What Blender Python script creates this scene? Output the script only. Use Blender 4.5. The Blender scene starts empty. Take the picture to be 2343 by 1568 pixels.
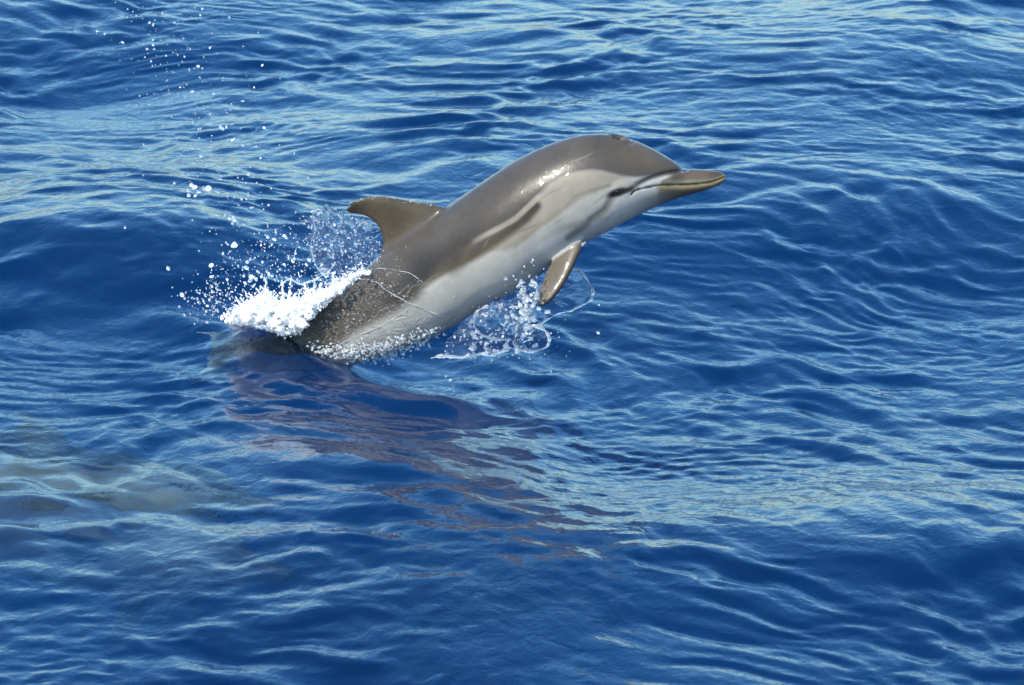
import bpy, bmesh, math, random
import numpy as np
from mathutils import Vector, Matrix, noise as mnoise

scene = bpy.context.scene
COL = scene.collection
R = math.radians

# ------------------------------------------------------------------ camera
CAM_D, PITCH, FRAME_W = 15.0, R(16.0), 3.2
cam_data = bpy.data.cameras.new('camera')
cam = bpy.data.objects.new('camera', cam_data)
COL.objects.link(cam)
cam.location = (0, -CAM_D * math.cos(PITCH), CAM_D * math.sin(PITCH))
cam.rotation_euler = (math.pi / 2 - PITCH, 0, 0)
cam_data.sensor_width = 36
cam_data.lens = 36 * CAM_D / FRAME_W
cam_data.clip_start, cam_data.clip_end = 0.5, 20000
cam_data.dof.use_dof = True
cam_data.dof.focus_distance = CAM_D - 0.1
cam_data.dof.aperture_fstop = 11
scene.camera = cam

# ------------------------------------------------------------------ light
SUN_EL, SUN_AZ = R(52), R(-37)      # azimuth measured from straight behind the camera, minus = to its left
world = bpy.data.worlds.new('World')
scene.world = world
world.use_nodes = True
wn = world.node_tree
wn.nodes.clear()
sky = wn.nodes.new('ShaderNodeTexSky')
sky.sky_type = 'NISHITA'
sky.sun_disc = False
sky.sun_elevation = SUN_EL
sky.sun_rotation = math.pi - SUN_AZ     # +Y is rotation 0, clockwise seen from above
sky.altitude = 0
sky.air_density = 1.0
sky.dust_density = 1.3
sky.ozone_density = 0.3
bg = wn.nodes.new('ShaderNodeBackground')
bg.inputs['Strength'].default_value = 0.15
out = wn.nodes.new('ShaderNodeOutputWorld')
tint = wn.nodes.new('ShaderNodeMix')          # the warm, slightly green balance of the photograph's daylight
tint.data_type = 'RGBA'; tint.blend_type = 'MULTIPLY'; tint.inputs[0].default_value = 1.0
tint.inputs[7].default_value = (0.75, 0.93, 0.98, 1)
hs = wn.nodes.new('ShaderNodeHueSaturation'); hs.inputs['Saturation'].default_value = 1.34
wn.links.new(sky.outputs[0], hs.inputs['Color'])
wn.links.new(hs.outputs[0], tint.inputs[6])
wn.links.new(tint.outputs[2], bg.inputs[0])
wn.links.new(bg.outputs[0], out.inputs[0])

sun_data = bpy.data.lights.new('sun', 'SUN')
sun_data.energy = 3.0
sun_data.angle = R(0.53)
sun_data.color = (1.0, 0.93, 0.82)
sun = bpy.data.objects.new('sun', sun_data)
COL.objects.link(sun)
sdir = Vector((math.sin(SUN_AZ) * math.cos(SUN_EL), -math.cos(SUN_AZ) * math.cos(SUN_EL), math.sin(SUN_EL)))
sun.rotation_euler = sdir.to_track_quat('Z', 'Y').to_euler()

scene.view_settings.view_transform = 'Standard'
scene.view_settings.look = 'None'
scene.view_settings.exposure = 1.12
scene.view_settings.gamma = 1.0
scene.view_settings.use_curve_mapping = False
scene.render.engine = 'CYCLES'
scene.cycles.max_bounces = 14
scene.cycles.transmission_bounces = 10
scene.cycles.transparent_max_bounces = 12
scene.cycles.glossy_bounces = 5

# ------------------------------------------------------------------ helpers
CP = np.array(cam.location)
RIGHT = np.array([1.0, 0, 0])
FWD = np.array([0, math.cos(PITCH), -math.sin(PITCH)])
UP = np.array([0, math.sin(PITCH), math.cos(PITCH)])
PW, PH = 2342.0, 1568.0             # photo coordinates the measurements were taken in

def ray(u, v):
    return FWD + RIGHT * ((u - PW / 2) / PW * FRAME_W / CAM_D) - UP * ((v - PH / 2) / PW * FRAME_W / CAM_D)

def at(u, v, y=0.0):
    """point of the vertical plane Y = y seen at photo position (u, v)"""
    d = ray(u, v)
    return CP + d * ((y - CP[1]) / d[1])

def ground(u, v, z=0.0):
    d = ray(u, v)
    return CP + d * ((z - CP[2]) / d[2])

def project(p):
    q = np.asarray(p) - CP
    f = q @ FWD
    s = PW * CAM_D / FRAME_W
    return PW / 2 + (q @ RIGHT) / f * s, PH / 2 - (q @ UP) / f * s

def mesh_np(name, verts, faces, smooth=True):
    me = bpy.data.meshes.new(name)
    verts = np.asarray(verts, dtype=np.float32)
    faces = np.asarray(faces, dtype=np.int32)
    n = faces.shape[1]
    me.vertices.add(len(verts)); me.vertices.foreach_set('co', verts.ravel())
    me.loops.add(faces.size); me.loops.foreach_set('vertex_index', faces.ravel())
    me.polygons.add(len(faces))
    me.polygons.foreach_set('loop_start', np.arange(0, faces.size, n, dtype=np.int32))
    me.polygons.foreach_set('use_smooth', np.full(len(faces), smooth))
    me.update(calc_edges=True)
    me.validate()
    return me

def link(name, data, mat=None, parent=None):
    o = bpy.data.objects.new(name, data)
    COL.objects.link(o)
    if mat is not None and data is not None:
        data.materials.append(mat)
    if parent is not None:
        o.parent = parent
    return o

def tag(o, label=None, cat=None, group=None, kind=None):
    if label: o['label'] = label
    if cat: o['category'] = cat
    if group: o['group'] = group
    if kind: o['kind'] = kind
    return o

def new_mat(name):
    m = bpy.data.materials.new(name)
    m.use_nodes = True
    m.node_tree.nodes.clear()
    return m, m.node_tree.nodes, m.node_tree.links

def sstep(a, b, x):
    t = np.clip((x - a) / (b - a), 0, 1)
    return t * t * (3 - 2 * t)

# ------------------------------------------------------------------ water surface
rng = np.random.default_rng(11)

def value_noise(x, y, scale, seed):
    """smooth 2-D noise in about -1..1 (sum of a few rotated sines with warps)"""
    r = np.random.default_rng(seed)
    v = np.zeros_like(x)
    for i in range(7):
        a = r.uniform(0, 2 * math.pi); l = scale * r.uniform(0.6, 1.7)
        v += np.sin((x * math.cos(a) + y * math.sin(a)) * 2 * math.pi / l + r.uniform(0, 6.28))
    return v / 2.6

# broad relief of the sea round the dolphin: (u, v, size along x, size along y, rise) -- each one a face turned to the viewer
FACES = [
    (170, 640, 0.60, 0.40, 0.095), (430, 690, 0.28, 0.25, 0.035),
    (250, 880, 0.7, 0.45, 0.022), (250, 1300, 1.0, 0.7, 0.016),
    (2080, 540, 0.80, 0.60, 0.095), (1500, 620, 0.5, 0.5, 0.03), (1750, 800, 0.8, 0.4, 0.015),
    (2150, 1310, 0.60, 0.28, 0.050), 
    (180, 80, 0.9, 0.8, 0.06), (2100, 230, 0.7, 0.6, 0.06), (1450, 200, 0.4, 0.4, 0.025),
    # faces turned away from the viewer
    (230, 400, 0.9, 0.7, -0.055), (1950, 1110, 1.0, 0.5, -0.040), (1300, 60, 1.0, 0.8, -0.04), (1250, 1180, 0.6, 0.4, -0.025), (930, 990, 0.45, 0.42, -0.062), (1100, 280, 0.7, 0.6, -0.02),
]

def broad(x, y):
    h = np.zeros_like(x)
    for u, v, sx, sy, a in FACES:
        g = ground(u, v)
        dx, dy = (x - g[0]) / sx, (y - g[1]) / sy
        h += a * np.tanh(dy) * np.exp(-dx * dx) * np.exp(-(dy / 4.0) ** 2)
    # the smooth swelling line of water pushed up in front of the tail
    ax, ay = ground(470, 745)[:2]; bx, by = ground(930, 868)[:2]
    ex, ey = bx - ax, by - ay; L2 = ex * ex + ey * ey
    t = np.clip(((x - ax) * ex + (y - ay) * ey) / L2, -0.2, 1.15)
    d2 = (x - ax - t * ex) ** 2 + (y - ay - t * ey) ** 2
    h += 0.026 * np.exp(-d2 / 0.11 ** 2)
    g = ground(900, 800)
    h -= 0.060 * np.exp(-((x - g[0]) / 0.26) ** 2 - ((y - g[1] - 0.05) / 0.26) ** 2)
    g = ground(600, 785)
    h += 0.030 * np.exp(-((x - g[0]) / 0.13) ** 2 - ((y - g[1]) / 0.16) ** 2)
    return h

def wave_set(n, l0, l1, ang, spread, slope, seed, power=0.0):
    r = np.random.default_rng(seed)
    ws = []
    for i in range(n):
        l = math.exp(r.uniform(math.log(l0), math.log(l1)))
        a = R(ang) + r.normal(0, R(spread))
        k = 2 * math.pi / l
        amp = slope / k * math.sqrt(2.0 / n) * (l / l1) ** power
        ws.append((k * math.cos(a), k * math.sin(a), amp, r.uniform(0, 2 * math.pi), l))
    return ws

SETS = [
    (wave_set(26, 0.6, 1.8, 80, 40, 0.036, 3), None),
    (wave_set(50, 0.13, 0.50, 80, 36, 0.092, 5), 'far'),
    (wave_set(50, 0.075, 0.26, 38, 16, 0.105, 7), 'right'),
    (wave_set(44, 0.05, 0.13, 75, 50, 0.072, 9), None),
]

def height(x, y, step=None):
    x = np.asarray(x, dtype=np.float64); y = np.asarray(y, dtype=np.float64)
    wx = x + 0.10 * value_noise(x, y, 1.3, 21) + 0.02 * value_noise(x, y, 0.4, 22)
    wy = y + 0.10 * value_noise(x, y, 1.3, 23) + 0.02 * value_noise(x, y, 0.4, 24)
    near = np.exp(-((np.abs(x) / 40) ** 2) - ((np.abs(y) / 60) ** 2))
    h = broad(x, y)
    right = sstep(-0.6, 0.5, x) * sstep(3.2, 0.8, y + 0.3 * x)
    for ws, mode in SETS:
        part = np.zeros_like(x)
        patch = 0.88 + 0.52 * value_noise(x, y, 1.3, 31 + len(ws))
        patch = np.clip(patch, 0.22, 1.6)
        if ws[0][4] < 0.7:                       # the water the animal has just stirred
            gx, gy = ground(930, 930)[:2]
            patch = np.maximum(patch, 1.35 * np.exp(-((x - gx) / 0.55) ** 2 - ((y - gy) / 0.9) ** 2))
        if mode == 'right':
            patch = patch * (0.55 + 0.45 * right)
        elif mode == 'far':
            patch = patch * (1.0 - 0.35 * right)
        for kx, ky, a, ph, l in ws:
            s = np.sin(kx * wx + ky * wy + ph)
            w = a * (s if mode == 'far' else np.exp(0.75 * (s - 0.25)) - 1.0)
            if step is not None:
                w = w * sstep(2.5, 6.0, l / step)
            part += w
        h = h + part * patch
    return h * near

def axis(lo, hi, step, far, grow):
    c = list(np.arange(lo, hi + step * 0.5, step))
    s, p = step, c[-1]
    while p < far:
        s *= grow; p += s; c.append(p)
    s, p = step, c[0]
    while p > -far:
        s *= grow; p -= s; c.insert(0, p)
    return np.array(c)

def water_material():
    m, n, l = new_mat('sea_water')
    o = n.new('ShaderNodeOutputMaterial')
    tc = n.new('ShaderNodeTexCoord')
    mp = n.new('ShaderNodeMapping'); mp.inputs['Scale'].default_value = (1, 0.7, 1)
    mp.inputs['Rotation'].default_value = (0, 0, R(20))
    l.new(tc.outputs['Object'], mp.inputs[0])
    n1 = n.new('ShaderNodeTexNoise'); n1.inputs['Scale'].default_value = 16; n1.inputs['Detail'].default_value = 3.0
    n1.inputs['Distortion'].default_value = 0.6
    l.new(mp.outputs[0], n1.inputs['Vector'])
    b1 = n.new('ShaderNodeBump'); b1.inputs['Strength'].default_value = 1.0; b1.inputs['Distance'].default_value = 0.004
    n2 = n.new('ShaderNodeTexNoise'); n2.inputs['Scale'].default_value = 42; n2.inputs['Detail'].default_value = 2.0; n2.inputs['Distortion'].default_value = 0.8
    l.new(mp.outputs[0], n2.inputs['Vector'])
    b0 = n.new('ShaderNodeBump'); b0.inputs['Strength'].default_value = 1.0; b0.inputs['Distance'].default_value = 0.0014
    l.new(n2.outputs[0], b0.inputs['Height']); l.new(b0.outputs[0], b1.inputs['Normal'])
    l.new(n1.outputs[0], b1.inputs['Height'])
    fr = n.new('ShaderNodeFresnel'); fr.inputs['IOR'].default_value = 1.34
    l.new(b1.outputs[0], fr.inputs['Normal'])
    gl = n.new('ShaderNodeBsdfGlossy'); gl.inputs['Roughness'].default_value = 0.04
    gl.inputs['Color'].default_value = (1, 1, 1, 1)
    l.new(b1.outputs[0], gl.inputs['Normal'])
    df = n.new('ShaderNodeBsdfDiffuse'); df.inputs['Color'].default_value = (0.0005, 0.030, 0.13, 1)
    up = n.new('ShaderNodeNormal'); up.outputs[0].default_value = (0, 0, 1)
    rf = n.new('ShaderNodeBsdfRefraction'); rf.inputs['IOR'].default_value = 1.333
    rf.inputs['Roughness'].default_value = 0.0
    rf.inputs['Color'].default_value = (0.74, 0.92, 0.96, 1)
    l.new(b1.outputs[0], rf.inputs['Normal'])
    tr = n.new('ShaderNodeBsdfTransparent'); tr.inputs['Color'].default_value = (0.74, 0.92, 0.96, 1)
    m0 = n.new('ShaderNodeMixShader'); m0.inputs[0].default_value = 0.72       # light let through: part bent, part straight
    l.new(tr.outputs[0], m0.inputs[1]); l.new(rf.outputs[0], m0.inputs[2])
    m1 = n.new('ShaderNodeMixShader'); m1.inputs[0].default_value = 0.95       # the rest is scattered back blue by the water itself
    l.new(df.outputs[0], m1.inputs[1]); l.new(m0.outputs[0], m1.inputs[2])
    m2 = n.new('ShaderNodeMixShader')
    l.new(fr.outputs[0], m2.inputs[0]); l.new(m1.outputs[0], m2.inputs[1]); l.new(gl.outputs[0], m2.inputs[2])
    l.new(m2.outputs[0], o.inputs['Surface'])
    return m

def build_water():
    xs = axis(-2.6, 2.6, 0.0092, 6000, 1.12)
    ys = axis(-3.6, 6.0, 0.0108, 6000, 1.12)
    X, Y = np.meshgrid(xs, ys)
    dx = np.gradient(xs); dy = np.gradient(ys)
    step = np.maximum(dx[None, :], dy[:, None])
    Z = height(X, Y, step)
    nx, ny = len(xs), len(ys)
    V = np.stack([X, Y, Z], -1).reshape(-1, 3)
    i = np.arange(nx * ny).reshape(ny, nx)
    F = np.stack([i[:-1, :-1], i[:-1, 1:], i[1:, 1:], i[1:, :-1]], -1).reshape(-1, 4)
    me = mesh_np('sea', V, F)
    o = link('sea', me, water_material())
    tag(o, kind='structure')
    # the dark depth under the surface
    m, n, l = new_mat('deep_blue')
    oo = n.new('ShaderNodeOutputMaterial'); d = n.new('ShaderNodeBsdfDiffuse')
    d.inputs[0].default_value = (0.001, 0.027, 0.102, 1); l.new(d.outputs[0], oo.inputs[0])
    S = 6000
    dm = mesh_np('deep_water', [(-S, -S, -2.5), (S, -S, -2.5), (S, S, -2.5), (-S, S, -2.5)], [(0, 1, 2, 3)])
    tag(link('deep_water', dm, m), kind='structure')

build_water()

# ------------------------------------------------------------------ dolphin
# outline of the leaping animal: (back point, belly point, width / height) read along the body from the beak tip to the tail
STATIONS = [
    ((1661, 403), (1660, 410), 1.3),
    ((1655, 397), (1653, 418), 1.3),
    ((1640, 392), (1637, 427), 1.25),
    ((1610, 389), (1605, 438), 1.15),
    ((1585, 388), (1578, 445), 1.10),
    ((1568, 387), (1558, 451), 1.08),
    ((1558, 381), (1540, 457), 1.04),
    ((1538, 366), (1520, 464), 1.02),
    ((1500, 343), (1478, 483), 0.97),
    ((1450, 320), (1425, 510), 0.93),
    ((1390, 305), (1375, 537), 0.90),
    ((1320, 309), (1330, 561), 0.88),
    ((1250, 331), (1286, 594), 0.88),
    ((1180, 364), (1240, 625), 0.90),
    ((1120, 402), (1189, 662), 0.92),
    ((1060, 444), (1130, 692), 0.92),
    ((1000, 485), (1075, 726), 0.90),
    ((945, 525), (1015, 758), 0.88),
    ((892, 563), (950, 785), 0.85),
    ((842, 606), (885, 810), 0.82),
    ((793, 650), (822, 832), 0.78),
    ((742, 697), (765, 846), 0.74),
    ((690, 738), (712, 852), 0.68),
    ((635, 768), (650, 850), 0.62),
    ((580, 784), (588, 843), 0.58),
    ((535, 794), (538, 836), 0.60),
    ((505, 803), (506, 828), 0.70),
]

def catmull(P, n):
    P = np.asarray(P, float)
    k = len(P)
    E = np.vstack([2 * P[0] - P[1], P, 2 * P[-1] - P[-2]])
    t = np.linspace(0, k - 1, n)
    i = np.minimum(t.astype(int), k - 2); f = (t - i)[:, None]
    a, b, c, d = E[i], E[i + 1], E[i + 2], E[i + 3]
    return 0.5 * ((2 * b) + (c - a) * f + (2 * a - 5 * b + 4 * c - d) * f ** 2 + (3 * b - a - 3 * c + d) * f ** 3)

def tube(rings, cap=True):
    """closed mesh through a list of rings (each M x 3)"""
    n, M = len(rings), len(rings[0])
    V = np.concatenate([np.concatenate(rings), [rings[0].mean(0)], [rings[-1].mean(0)]])
    F = []
    for i in range(n - 1):
        for j in range(M):
            k = (j + 1) % M
            F.append((i * M + j, i * M + k, (i + 1) * M + k, (i + 1) * M + j))
    T = []
    for j in range(M):
        k = (j + 1) % M
        T.append((n * M, k, j)); T.append((n * M + 1, (n - 1) * M + j, (n - 1) * M + k))
    return V, F + T

def blade(lead, trail, thick, n=40, M=28):
    """fin lofted through leading and trailing edge points with a thin foil section; thick = half thickness"""
    L, Tq, K = catmull(lead, n), catmull(trail, n), catmull(np.asarray(thick, float).reshape(-1, 1), n)
    mid = (L + Tq) / 2
    nrm = np.cross(L - Tq, np.gradient(mid, axis=0))
    nrm /= np.linalg.norm(nrm, axis=1)[:, None] + 1e-12
    nrm[-4:] = nrm[-5]; nrm[:3] = nrm[3]
    K = K * nrm
    rings = []
    for i in range(n):
        c, h = (L[i] + Tq[i]) / 2, (L[i] - Tq[i]) / 2
        ring = []
        for j in range(M):
            a = 2 * math.pi * j / M
            x = math.cos(a)
            y = math.sin(a) * (0.62 + 0.38 * x)
            ring.append(c + h * x + K[i] * y)
        rings.append(np.array(ring))
    return tube(rings)

def body_rings(n=170, M=80):
    top = np.array([at(*s[0]) for s in STATIONS]); bot = np.array([at(*s[1]) for s in STATIONS])
    w = np.array([[s[2]] for s in STATIONS])
    A = catmull(np.hstack([top, bot, w]), n)
    rings, spine = [], []
    for r in A:
        t, b, k = r[:3], r[3:6], r[6]
        c, h = (t + b) / 2, (t - b) / 2 * 0.97
        H = np.linalg.norm(h)
        a = np.arange(M) * 2 * math.pi / M
        side = H * k * np.sin(a) * (1 - 0.10 * np.cos(a))
        ring = c[None] + np.cos(a)[:, None] * h[None] + np.outer(side, [0, 1.0, 0])
        rings.append(ring); spine.append(c)
    return rings, np.array(spine), A

FLIP_L = [(1356, 496), (1341, 536), (1329, 572), (1312, 612), (1291, 651), (1264, 686), (1240, 702)]
FLIP_T = [(1262, 520), (1270, 560), (1260, 592), (1245, 632), (1233, 666), (1227, 692), (1231, 701)]
FLIP_Y = [-0.05, -0.095, -0.130, -0.165, -0.195, -0.215, -0.222]
FIN_L = [(1050, 505), (1012, 473), (975, 465), (935, 459), (900, 452), (865, 449), (832, 452), (806, 462), (792, 477)]
FIN_T = [(872, 640), (864, 590), (874, 553), (867, 525), (853, 506), (836, 496), (818, 491), (800, 489), (790, 484)]

def join(parts):
    V, F, o = [], [], 0
    for v, f in parts:
        V.append(v); F += [tuple(i + o for i in q) for q in f]; o += len(v)
    return np.concatenate(V), F

def flipper(mirror):
    lead = np.array([at(u, v, y) for (u, v), y in zip(FLIP_L, FLIP_Y)])
    trail = np.array([at(u, v, y + 0.012) for (u, v), y in zip(FLIP_T, FLIP_Y)])
    k = [0.022, 0.021, 0.018, 0.015, 0.012, 0.009, 0.004]
    if mirror:
        lead[:, 1] *= -1; trail[:, 1] *= -1
        piv = (lead[0] + trail[0]) / 2
        a = R(38); ca, sa = math.cos(a), math.sin(a)
        rot = np.array([[ca, 0, -sa], [0, 1, 0], [sa, 0, ca]])     # swung forward
        b = R(48); cb, sb = math.cos(b), math.sin(b)
        rot = rot @ np.array([[1, 0, 0], [0, cb, -sb], [0, sb, cb]])   # and held further out
        lead = piv + (lead - piv) @ rot.T; trail = piv + (trail - piv) @ rot.T
    v, f = blade(lead, trail, k)
    return v, (f if not mirror else f)

def dorsal():
    lead = np.array([at(u, v) for u, v in FIN_L]); trail = np.array([at(u, v) for u, v in FIN_T])
    k = [0.040, 0.026, 0.019, 0.0155, 0.013, 0.011, 0.009, 0.007, 0.003]
    return blade(lead, trail, k)

def flukes():
    c = at(520, 815); f = np.array([1.0, 0, 0]); out = []
    for s in (-1, 1):
        lead = np.array([c + f * dx + np.array([0, s * y, z]) for dx, y, z in
                         [(0.075, 0.0, 0), (0.062, 0.05, 0), (0.035, 0.11, -.004), (-0.01, 0.17, -.01), (-0.065, 0.215, -.02), (-0.105, 0.228, -.024)]])
        trail = np.array([c + f * dx + np.array([0, s * y, z]) for dx, y, z in
                          [(-0.045, 0.0, 0), (-0.058, 0.04, 0), (-0.055, 0.10, -.004), (-0.06, 0.16, -.01), (-0.085, 0.208, -.02), (-0.112, 0.226, -.024)]])
        k = [.016, .012, .009, .008, .006, .003]
        out.append(blade(lead, trail, k, 24, 20))
    return join(out)

def poly_sdf(P, poly):
    """signed distance (negative inside) of points to a polygon, photo units"""
    poly = np.asarray(poly, float)
    d = np.full(len(P), 1e9); inside = np.zeros(len(P), bool)
    for i in range(len(poly)):
        a, b = poly[i], poly[(i + 1) % len(poly)]
        e = b - a; w = P - a
        t = np.clip((w @ e) / (e @ e), 0, 1)
        q = w - t[:, None] * e
        d = np.minimum(d, (q ** 2).sum(1))
        c = ((a[1] > P[:, 1]) != (b[1] > P[:, 1])) & (P[:, 0] < (b[0] - a[0]) * (P[:, 1] - a[1]) / (b[1] - a[1] + 1e-12) + a[0])
        inside ^= c
    d = np.sqrt(d)
    return np.where(inside, -d, d)

def line_dist(P, line):
    line = np.asarray(line, float)
    d = np.full(len(P), 1e9); tt = np.zeros(len(P)); n = len(line) - 1
    for i in range(n):
        a, b = line[i], line[i + 1]
        e = b - a; w = P - a
        t = np.clip((w @ e) / (e @ e), 0, 1)
        q = np.sqrt(((w - t[:, None] * e) ** 2).sum(1))
        m = q < d
        d = np.where(m, q, d); tt = np.where(m, (i + t) / n, tt)
    return d, tt

MOUTH = [(1444, 446), (1449, 439), (1460, 434), (1476, 430), (1508, 424), (1550, 423), (1596, 421), (1631, 416), (1650, 408), (1662, 402)]
CREASE = [(1568, 386), (1548, 392), (1522, 398), (1496, 406), (1474, 416), (1456, 428)]
CAPE_EDGE = [(1600, 300), (1580, 380), (1566, 388), (1530, 393), (1500, 400), (1476, 404), (1452, 407), (1446, 406), (1420, 402), (1399, 397), (1376, 391),
             (1351, 389), (1318, 393), (1284, 406), (1256, 423), (1233, 444), (1210, 467), (1179, 498), (1148, 516), (1117, 531),
             (1085, 550), (1060, 575), (1048, 600), (1010, 625), (985, 641), (968, 655), (950, 680), (890, 716), (816, 753), (760, 800), (700, 850), (500, 860),
             (400, 700), (700, 300), (1400, 150)]
BLAZE = [(1446, 404), (1420, 400), (1399, 395), (1376, 389), (1351, 387), (1318, 391), (1284, 404), (1256, 421), (1233, 442), (1210, 465), (1179, 496),
         (1148, 515), (1117, 530), (1080, 549), (1066, 562), (1100, 556), (1130, 540), (1160, 518), (1195, 496), (1222, 474), (1226, 474), (1202, 505),
         (1170, 534), (1138, 556), (1110, 580), (1180, 566), (1240, 520), (1300, 478), (1330, 455), (1400, 425), (1440, 425)]
TAN = [(1226, 468), (1204, 506), (1178, 530), (1140, 560), (1105, 584), (1065, 606), (1010, 632), (972, 650), (985, 620), (1020, 588), (1060, 562), (1100, 546), (1140, 530), (1172, 512), (1205, 488)]

def lin(r, g, b):
    f = lambda c: ((c / 255 + 0.055) / 1.055) ** 2.4 if c > 10 else c / 255 / 12.92
    return np.array([f(r), f(g), f(b)])

SKIN = 0.44          # photo tone to pigment
def paint(P, wfin, wflip):
    C = np.tile(lin(224, 221, 215) * SKIN, (len(P), 1))
    def over(col, w):
        nonlocal C
        w = np.clip(w, 0, 1)[:, None]
        C = C * (1 - w) + np.asarray(col)[None] * SKIN * w
    u, v = P[:, 0], P[:, 1]
    # grey flank between belly and blaze
    over(lin(196, 192, 182), sstep(30, -30, poly_sdf(P, [(1440, 400), (1300, 380), (1180, 500), (900, 700), (700, 860), (760, 860), (1000, 720), (1200, 580), (1350, 500), (1400, 450)])) * 0.8)
    over(lin(176, 166, 150), sstep(6, -6, poly_sdf(P, BLAZE)))
    # dark cape
    soft = 5 + 16 * sstep(1080, 930, u)
    d = poly_sdf(P, CAPE_EDGE)
    over(lin(99, 93, 86), sstep(soft, -soft, d))
    over(lin(84, 75, 64), sstep(soft, -soft, d) * sstep(75, 0, -d) * sstep(1300, 1120, u) * 0.9)
    over(lin(122, 110, 94), sstep(soft, -soft, d) * sstep(60, 10, np.hypot((u - 1470) / 1.6, v - 355)) * 0.7)
    over(lin(52, 46, 40), sstep(70, 5, np.hypot((u - 985) / 1.5, (v - 612))) * sstep(14, -14, d) * 0.85)
    over(lin(56, 50, 43), sstep(45, 5, np.hypot((u - 890) / 1.6, (v - 668))) * sstep(16, -10, d) * 0.8)
    over(lin(92, 85, 75), sstep(170, 20, np.hypot((u - 800) / 1.3, v - 710)) * sstep(soft, -soft, d) * 0.7)
    over(lin(112, 94, 72), sstep(9, -9, poly_sdf(P, TAN)) * 0.95)
    dk, tk = line_dist(P, [(1226, 472), (1205, 496), (1172, 521), (1138, 543), (1100, 566), (1060, 590), (1035, 612)])
    over(lin(70, 58, 44), sstep(19 + 12 * tk, 4, dk) * (1.0 - 0.45 * tk))
    dk, tk = line_dist(P, [(1150, 500), (1100, 525), (1045, 562), (990, 606), (945, 648), (905, 680)])
    grain = 0.82 + 0.14 * np.sin(u * 0.21 + 3 * np.sin(v * 0.13)) * np.sin(v * 0.33 + 2 * np.sin(u * 0.11))
    over(lin(58, 51, 44), sstep(44, 6, dk) * sstep(0.0, 0.35, tk) * 0.85 * grain * sstep(10, -12, d))
    dk, tk = line_dist(P, [(1232, 452), (1212, 470), (1180, 500), (1148, 518), (1112, 537), (1080, 554)])
    over(lin(186, 174, 154), sstep(9, 3, dk) * (1 - tk) ** 0.5 * 0.9)
    # thin lines from the eye back over the flank
    dk, tk = line_dist(P, [(1395, 424), (1352, 436), (1318, 449), (1291, 476), (1237, 515), (1180, 562), (1120, 600)])
    over(lin(146, 138, 124), sstep(7, 1, dk) * (1 - tk) * 0.75)
    dk, tk = line_dist(P, [(1402, 452), (1388, 475), (1370, 495), (1345, 510), (1320, 528), (1300, 545)])
    over(lin(140, 136, 130), sstep(14, 2, dk) * 0.8)
    dk, tk = line_dist(P, [(1330, 512), (1290, 520), (1240, 548), (1190, 585)])
    over(lin(168, 162, 152), sstep(12, 2, dk) * (1 - tk) * 0.7)
    # pale brow, beak, dark bridle from eye to beak
    over(lin(205, 196, 180), sstep(1.0, 0.3, np.hypot((u - 1425) / 34, (v - 416 + (u - 1425) * 0.25) / 13)))
    snout = sstep(1500, 1520, u - (v - 420) * 0.15) * sstep(-2, 3, v - 388 + 0)
    over(lin(150, 140, 120), sstep(1496, 1512, u) * sstep(0, 6, -poly_sdf(P, [(1505, 432), (1510, 412), (1530, 402), (1566, 386), (1600, 380), (1700, 380), (1700, 470), (1480, 470)])))
    up = line_dist(P, MOUTH)[0]
    mv = np.interp(u, [m[0] for m in MOUTH], [m[1] for m in MOUTH])
    over(lin(104, 90, 74), sstep(1520, 1545, u) * sstep(4, 14, mv - v) * 0.85)
    over(lin(84, 74, 62), sstep(1590, 1650, u) * sstep(-2, 10, mv - v) * 0.8)
    over(lin(176, 158, 112), sstep(1496, 1506, u) * sstep(0, 3, v - mv) * sstep(13, 6, v - mv) * 0.8)
    over(lin(110, 98, 80), sstep(1490, 1540, u) * sstep(7, 16, v - mv) * 0.9)
    over(lin(200, 170, 100), sstep(1634, 1650, u) * sstep(7, 2, up))
    over(lin(150, 146, 140), sstep(1440, 1490, u) * sstep(1560, 1500, u) * sstep(8, 24, v - mv) * 0.6)
    dk, tk = line_dist(P, [(1412, 441), (1436, 436), (1458, 420), (1482, 408), (1522, 396), (1566, 386)])
    over(lin(84, 78, 72), sstep(11, 2, dk) * 0.85)
    over(lin(22, 19, 18), sstep(1.0, 0.40, np.hypot((u - 1411 + (v - 442) * 0.5) / 29, (v - 441 + (u - 1411) * 0.22) / 14.5)) * 0.95)
    dk, tk = line_dist(P, [(1412, 444), (1430, 437), (1444, 432)])
    over(lin(40, 36, 34), sstep(7, 2, dk) * 0.8)
    over(lin(50, 44, 36), sstep(3.0, 1.2, up))
    # healed scratches and rake marks
    r_ = np.random.default_rng(77)
    for k in range(46):
        x0 = r_.uniform(900, 1480); y0 = 1000 - 0.66 * (x0 - 620) + r_.uniform(-120, 90) - 70
        an = R(-34) + r_.normal(0, 0.35); L = r_.uniform(20, 90); cv = r_.normal(0, 0.15)
        ln = [(x0 + L * t * math.cos(an + cv * t), y0 + L * t * math.sin(an + cv * t)) for t in (0, .25, .5, .75, 1)]
        dk, tk = line_dist(P, ln)
        tone = lin(176, 168, 154) if r_.random() < 0.55 else lin(72, 66, 58)
        over(tone, sstep(2.6, 0.8, dk) * np.sin(np.clip(tk, 0.02, 0.98) * math.pi) * r_.uniform(0.15, 0.42))
    # fins
    over(lin(106, 94, 78), wfin)
    over(lin(74, 64, 54), wfin * sstep(860, 795, u))
    fe = np.minimum(line_dist(P, FIN_T)[0], 99)
    over(lin(70, 62, 54), wfin * sstep(10, 2, fe) * 0.7)
    over(lin(126, 116, 102), wflip)
    over(lin(64, 56, 48), wflip * sstep(10, 3, line_dist(P, FLIP_L[1:])[0]) * sstep(530, 600, v))  # shaded underside along the flipper's leading edge, painted into the colour
    return C

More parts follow.
